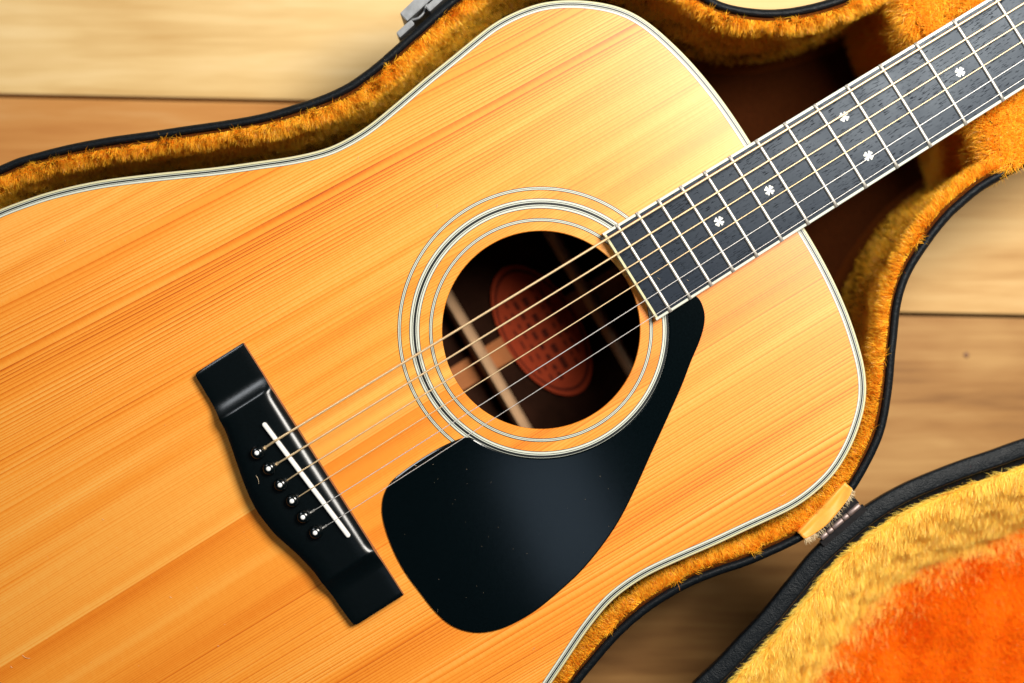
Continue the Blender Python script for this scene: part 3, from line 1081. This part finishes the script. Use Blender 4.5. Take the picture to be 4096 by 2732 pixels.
# normals must point into the case (towards the guitar): compare with the nearest rim inward normal
idx = np.array([np.argmin(((CO - p) ** 2).sum(1)) for p in P[::50, :2]])
near = np.repeat(idx, 50)[:len(P)]
dcl = ((CO[near] - P[:, :2]) ** 2).sum(1)
near = np.empty(len(P), int)
CH = 20000
for s_ in range(0, len(P), CH):
    q = P[s_:s_ + CH, :2]
    d2_ = (q ** 2).sum(1)[:, None] - 2 * q @ CO.T + (CO ** 2).sum(1)[None]
    near[s_:s_ + CH] = np.argmin(d2_, 1)
I = inw[near]
sg = np.where((N[:, :2] * I).sum(1) * 1.0 + N[:, 2] * 0.8 < 0, -1, 1)
N = N * sg[:, None]
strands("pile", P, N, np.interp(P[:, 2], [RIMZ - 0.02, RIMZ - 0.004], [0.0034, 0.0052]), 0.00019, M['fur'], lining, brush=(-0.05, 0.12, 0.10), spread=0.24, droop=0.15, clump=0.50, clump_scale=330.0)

# fur-covered cradle under the neck
ck = [(1990, 480), (1990, -480)]
cr_u0, cr_u1 = 1915 / PXM, 2330 / PXM
cw = 455 / PXM
gridu = np.linspace(0, 1, 28)
cloops = []
for f in np.linspace(-1, 1, 61):
    y = f * cw
    zt = SB - 0.012 + 0.006 * abs(f) ** 2 - 0.020 * math.exp(-(f / 0.36) ** 4)
    row = []
    for g in [(0.0, 0.012), (0.012, -1), (0.05, -2), (0.14, -3), (0.5, -3), (0.86, -3), (0.95, -2), (0.988, -1), (1.0, 0.012)]:
        uq = cr_u0 + (cr_u1 - cr_u0) * g[0] + 0.003 * math.sin(f * 9)
        z = g[1] if g[1] > 0 else zt - {-1: 0.012, -2: 0.004, -3: 0.0}[int(g[1])]
        w = np.array([HOLE[0] + uq * CA - y * SA, HOLE[1] + uq * SA + y * CA, z])
        row.append(w)
    cloops.append(np.array(row))
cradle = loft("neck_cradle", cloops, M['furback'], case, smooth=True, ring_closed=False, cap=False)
cg = [np.array([c[k] for c in cloops]) for k in range(len(cloops[0]))]


def sample_open(loops, dens, lo, hi, keep=None):
    Ps, Ns = [], []
    for k in range(lo, hi):
        a, b = loops[k][:-1], loops[k + 1][:-1]
        a2, b2 = loops[k][1:], loops[k + 1][1:]
        cr = np.cross(a2 - a, b - a)
        ar = np.linalg.norm(cr, axis=1)
        nrm = cr / (ar[:, None] + 1e-12)
        ok = np.ones(len(a), bool) if keep is None else keep((a + b2) / 2)
        cnt = rng.poisson(ar * dens * ok)
        idx = np.repeat(np.arange(len(a)), cnt)
        s, t = rng.uniform(0, 1, len(idx))[:, None], rng.uniform(0, 1, len(idx))[:, None]
        Ps.append(a[idx] * (1 - s) * (1 - t) + a2[idx] * s * (1 - t) + b[idx] * (1 - s) * t + b2[idx] * s * t)
        Ns.append(nrm[idx])
    return np.vstack(Ps), np.vstack(Ns)


P, N = sample_open(cg, 6.5e6, 0, 6, in_view)
uvl = np.column_stack([(P[:, 0] - HOLE[0]) * CA + (P[:, 1] - HOLE[1]) * SA, np.zeros(len(P))])
sg = np.where(N[:, 2] - 0.6 * (N[:, 0] * CA + N[:, 1] * SA) < 0, -1, 1)
strands("pile", P, N * sg[:, None], 0.0058, 0.00020, M['fur'], cradle, brush=(-0.05, -0.1, 0.0), spread=0.5, droop=0.25, clump=0.6, clump_scale=220.0)

# ------------------------------------------------------------------ lid
HX = at(3350, 2085, RIMZ)
LN = np.array([0.79, -0.61])           # away from the hinge
SLOPE = 0.10


def lidz(xy):
    return RIMZ - 0.001 - SLOPE * ((xy[..., 0] - HX[0]) * LN[0] + (xy[..., 1] - HX[1]) * LN[1])


def lid_at(px, py):
    z = RIMZ
    for _ in range(4):
        p = at(px, py, z)
        z = float(lidz(p[:2]))
    return at(px, py, z)


lo_px = [(2786, 2732), (2856, 2667), (2951, 2567), (3046, 2466), (3135, 2357), (3191, 2288), (3236, 2232), (3285, 2180), (3360, 2112), (3455, 2038), (3535, 1985), (3630, 1934), (3753, 1881), (3870, 1837), (3982, 1800),
         (4096, 1759), (4300, 1700), (4600, 1660), (4950, 1720), (5250, 1900), (5450, 2200), (5520, 2600), (5480, 3000), (5300, 3500), (4900, 3950), (4300, 4250), (3700, 4250), (3200, 4000), (2850, 3650), (2640, 3300), (2600, 3050), (2670, 2870)]
LO = smooth_closed(np.array([lid_at(x, y)[:2] for x, y in lo_px]), 700)


def lid_loop(d, dep):
    q = inset(LO, d)
    return np.column_stack([q, lidz(q) - dep])


lid = empty("lid", tuple(HX))
lid.parent = case
lid.matrix_parent_inverse = Matrix.Identity(4)


def lidobj(o):
    o.parent = lid
    o.matrix_parent_inverse = Matrix.Translation(-Vector(tuple(HX)))
    return o


lw = np.convolve(rng.normal(0, 1, len(LO) + 40), np.ones(10) / 10, 'same')[20:-20] * 0.0006
lr = []
for d, dep in ((0.0012, 0.012), (0.0002, 0.005), (0.0, 0.0030), (0.0004, 0.0022), (0.0014, 0.0016), (0.0040, 0.0009), (0.0074, 0.0002), (0.0085, 0.0003), (0.0091, 0.0010), (0.0095, 0.0060), (0.0100, 0.0086), (0.0160, 0.0094), (0.0160, 0.012)):
    L = lid_loop(d, dep)
    L[:, 2] += lw * 0.5
    lr.append(L)
lidobj(loft("lid_rim", lr, M['vinyl'], None, smooth=True, closed_profile=True)).data.set_sharp_from_angle(angle=math.radians(50))
lidobj(loft("lid_shell", [lid_loop(0.0014, 0.0115), lid_loop(0.006, 0.030), lid_loop(0.018, 0.050), lid_loop(0.035, 0.060), lid_loop(0.040, 0.0565), lid_loop(0.021, 0.046), lid_loop(0.010, 0.028), lid_loop(0.006, 0.0115)],
            M['vinyl'], None, smooth=True, closed_profile=True))
q = lid_loop(0.0375, 0.0585)
lidobj(mesh("lid_panel", q, [tuple(range(len(q)))], M['vinyl']))
ll = [lid_loop(d, dep) for d, dep in ((0.0148, 0.0092), (0.0158, 0.0070), (0.0195, 0.0078), (0.0270, 0.014), (0.0360, 0.024), (0.0450, 0.034), (0.0500, 0.0405), (0.0540, 0.046))]
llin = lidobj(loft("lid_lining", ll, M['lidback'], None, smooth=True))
lp = lid_loop(0.0525, 0.0455)
lpad = lidobj(mesh("lid_pad", lp, [tuple(range(len(lp)))], M['padback']))


def lid_view(c):
    return (c[:, 0] < 0.345) & (c[:, 1] > -0.245)


P, N = sample_grid(ll, 5.5e6, 0, 7, lid_view)
N = N * np.sign(N[:, 2])[:, None]
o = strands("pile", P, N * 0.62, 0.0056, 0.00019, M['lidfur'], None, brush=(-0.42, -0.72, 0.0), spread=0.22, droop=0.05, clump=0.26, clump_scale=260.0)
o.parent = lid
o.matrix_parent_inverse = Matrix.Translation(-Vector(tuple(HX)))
# short pile on the flat pad
n = 360000
X = rng.uniform(0.10, 0.345, n)
Y = rng.uniform(-0.245, -0.06, n)
Q = np.column_stack([X, Y])
poly = lp[:, :2]
inside = np.zeros(n, bool)
j = len(poly) - 1
for i in range(len(poly)):
    xi, yi, xj, yj = poly[i, 0], poly[i, 1], poly[j, 0], poly[j, 1]
    c_ = ((yi > Y) != (yj > Y)) & (X < (xj - xi) * (Y - yi) / (yj - yi + 1e-12) + xi)
    inside ^= c_
    j = i
Q = Q[inside]
ed = np.empty(len(Q))
for s_ in range(0, len(Q), CH):
    q = Q[s_:s_ + CH]
    ed[s_:s_ + CH] = np.sqrt(np.maximum(0, ((q ** 2).sum(1)[:, None] - 2 * q @ poly.T + (poly ** 2).sum(1)[None]).min(1)))
gold = rng.uniform(0, 1, len(Q)) < 0.7 * np.exp(-ed / 0.006)  # blends the wall's painted light into the pad colour along its edge
Pg = np.column_stack([Q[gold], lidz(Q[gold]) - 0.0455])
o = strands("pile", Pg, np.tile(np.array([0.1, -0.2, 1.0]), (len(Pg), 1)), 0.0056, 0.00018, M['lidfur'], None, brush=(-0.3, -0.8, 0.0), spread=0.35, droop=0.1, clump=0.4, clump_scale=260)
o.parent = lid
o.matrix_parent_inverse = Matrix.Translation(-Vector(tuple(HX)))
Q = Q[~gold]
P = np.column_stack([Q, lidz(Q) - 0.0455])
N = np.tile(np.array([0.05, 0.05, 1.0]), (len(P), 1))
o = strands("pile", P, N, 0.0036, 0.00019, M['pad'], None, brush=(0.05, -0.15, 0.0), spread=0.22, droop=0.05, clump=0.22, clump_scale=120)
o.parent = lid
o.matrix_parent_inverse = Matrix.Translation(-Vector(tuple(HX)))

# ------------------------------------------------------------------ hinge
h0, h1 = at(3283, 2154, RIMZ - 0.001), at(3438, 2020, RIMZ - 0.001)
hd = h1 - h0
HL = np.linalg.norm(hd)
hd /= HL
hn = np.array([hd[1], -hd[0], 0])       # towards the lid
hinge = empty("hinge", tuple((h0 + h1) / 2))
hinge.parent = case
HC = Matrix.Translation(-Vector(tuple((h0 + h1) / 2)))
for a, b in ((0.0, 0.16), (0.17, 0.30), (0.31, 0.56), (0.57, 0.70), (0.71, 1.0)):
    o = tube("knuckle", [h0 + hd * HL * t for t in (a, a + 0.01, b - 0.01, b)], np.array([0.00125, 0.0015, 0.0015, 0.00125]), M['rust'], hinge, 14)
    o.matrix_parent_inverse = HC
for sgn, w in ((-1, 0.0042), (1, 0.0035)):
    c = (h0 + h1) / 2 + hn * sgn * (w / 2 + 0.001) + np.array([0, 0, -0.0012])
    o = box("leaf", c, (HL * (1.04 if sgn < 0 else 1.1), w, 0.0009), M['darkmetal'], hinge, ax=(hd, hn, (0, 0, 1)), bevel=0.0002)
    o.matrix_parent_inverse = HC

# ------------------------------------------------------------------ satin tab over the rim near the hinge
t0, t1 = at(3188, 2128, RIMZ), at(3378, 1928, RIMZ)
tv = t1 - t0
TL = np.linalg.norm(tv)
tv /= TL
tn = np.array([tv[1], -tv[0], 0])
loops = []
for a in np.linspace(0, 1, 26):
    bulge = 0.0034 * math.sin(math.pi * a) ** 0.7
    wid = 0.0046 + bulge
    row = []
    for b, z in ((0.12, -0.007), (-0.02, -0.0045), (-0.06, -0.0022), (0.02, 0.0), (0.12, 0.0006), (0.35, -0.0004), (0.6, -0.0002), (0.85, 0.0014), (1.0, 0.0016)):
        wv = 0.0005 * math.sin(a * 11 + b * 4)
        row.append(t0 + tv * TL * a + tn * (wid * b) + np.array([0, 0, z + wv + 0.0012]))
    loops.append(np.array(row))
tab = loft("satin_tab", loops, M['satin'], case, smooth=True, ring_closed=False)
sol = tab.modifiers.new("thickness", 'SOLIDIFY')
sol.thickness = 0.0004
P, N = [], []
for a in list(rng.uniform(0, 0.16, 90)) + list(rng.uniform(0.84, 1, 80)) + list(rng.uniform(0.1, 0.9, 60)):
    wid = 0.0046 + 0.0034 * math.sin(math.pi * a) ** 0.7
    P.append(t0 + tv * TL * a + tn * wid + np.array([0, 0, 0.0026]))
    N.append(tn + tv * rng.normal(0, 0.5) + np.array([0, 0, rng.uniform(-0.2, 0.2)]))
o = strands("frayed_threads", np.array(P), np.array(N), 0.0032, 0.00016, M['thread'], tab, spread=0.3, droop=0.1, clump=0.0)

# ------------------------------------------------------------------ latch on the outside of the rim
latch = empty("latch", tuple(at(1680, 80, RIMZ - 0.008)))
latch.parent = case
LC = Matrix.Translation(-latch.location)


def prism_px(name, pts, z0, z1, mat, bevel=0.0004):
    P = np.array([at(x, y, z1)[:2] for x, y in pts])
    o = plate(name, P, z0, z1, mat, None, 0.0)
    bm = bmesh.new(); bm.from_mesh(o.data)
    bmesh.ops.bevel(bm, geom=bm.edges[:], offset=bevel, segments=2, affect='EDGES')
    bm.to_mesh(o.data); bm.free()
    o.parent = latch
    o.matrix_parent_inverse = LC
    return o


prism_px("lever", [(1599, 53), (1627, 84), (1715, 5), (1800, -70), (1772, -104), (1660, -6)], 0.060, RIMZ - 0.006, M['metal'])
prism_px("bracket", [(1584, 131), (1598, 151), (1659, 95), (1644, 77)], 0.085, RIMZ - 0.007, M['metal'])
prism_px("bracket", [(1702, 26), (1718, 46), (1800, -28), (1784, -48)], 0.085, RIMZ - 0.004, M['metal'])
wpath = [at(x, y, RIMZ - 0.009) for x, y in ((1640, 84), (1652, 78), (1664, 76), (1676, 71), (1688, 60), (1697, 48), (1700, 36), (1702, 25), (1712, 14))]
wq = smooth_closed(np.vstack([wpath, wpath[::-1]]), 60)[:30]
o = tube("wire_bail", wpath, 0.0008, M['metal'], None, 8)
o.parent = latch
o.matrix_parent_inverse = LC

# ------------------------------------------------------------------ lint and dust on the guitar
V, F = [], []


def fibre(px, py, z, L, w, ang, curl):
    p = at(px, py, z)
    n = 5
    a = ang
    pts = [p[:2].copy()]
    for i in range(n):
        a += curl * random.uniform(0.3, 1.0)
        pts.append(pts[-1] + np.array([math.cos(a), math.sin(a)]) * L / n)
    pts = np.array(pts)
    T = np.gradient(pts, axis=0)
    T /= np.linalg.norm(T, axis=1)[:, None] + 1e-9
    Nn = np.column_stack([-T[:, 1], T[:, 0]])
    b = len(V)
    for i, (q, nn) in enumerate(zip(pts, Nn)):
        zz = z + 0.0002 + 0.0003 * math.sin(i / n * math.pi)
        V.append((*(q + nn * w / 2), zz)); V.append((*(q - nn * w / 2), zz)); V.append((*q, zz + w))
    for i in range(n):
        k = b + i * 3
        F.extend([(k, k + 3, k + 5, k + 2), (k + 2, k + 5, k + 4, k + 1), (k + 1, k + 4, k + 3, k)])


for x, y, L, an in ((90, 2620, 0.0045, -0.9), (44, 2664, 0.0012, -1.3), (1656, 1858, 0.0016, -0.9), (1035, 1935, 0.0045, 1.3), (2130, 2600, 0.0018, 0.4), (3120, 1985, 0.0040, 0.1), (3112, 2015, 0.002, -0.6),
                    (262, 966, 0.0008, 1.4), (2630, 1110, 0.0016, -1.1), (2747, 1118, 0.0014, -1.0), (410, 2075, 0.0010, -1.0), (680, 2386, 0.0012, -0.9), (870, 2583, 0.0009, -0.4), (1428, 640, 0.0020, 0.6), (1745, 830, 0.0018, 0.7)):
    zz = SB + (0.0125 if (x, y) == (1035, 1935) else 0.0062 if x in (2630, 2747) else 0.0012 if x == 1656 else 0.0)
    if x == 1035:
        zz = SB + 0.0088
    fibre(x, y, zz, L, 0.00016, an, 0.25)
for _ in range(45):
    x, y = random.uniform(1600, 2600), random.uniform(1850, 2500)
    g_ = gp(x, y, SB + 0.0012)
    # keep the specks on the pickguard
    X, Y = g_[0], g_[1]
    ins = False
    j = len(PGs) - 1
    for i in range(len(PGs)):
        if ((PGs[i, 1] > Y) != (PGs[j, 1] > Y)) and (X < (PGs[j, 0] - PGs[i, 0]) * (Y - PGs[i, 1]) / (PGs[j, 1] - PGs[i, 1] + 1e-12) + PGs[i, 0]):
            ins = not ins
        j = i
    if ins:
        fibre(x, y, SB + 0.0012, random.uniform(0.0001, 0.0004), 0.00009, random.uniform(-1.6, 1.6), 0.1)
for _ in range(60):
    fibre(random.uniform(100, 1500), random.uniform(900, 2700), SB, random.uniform(0.0002, 0.0006), 0.00010, random.uniform(-1.6, 1.6), 0.1)
li = mesh("lint", V, F, M['lint'])
li['kind'] = 'stuff'
li['label'] = "pale lint and dust specks scattered on the soundboard and pickguard"
li['category'] = "lint"
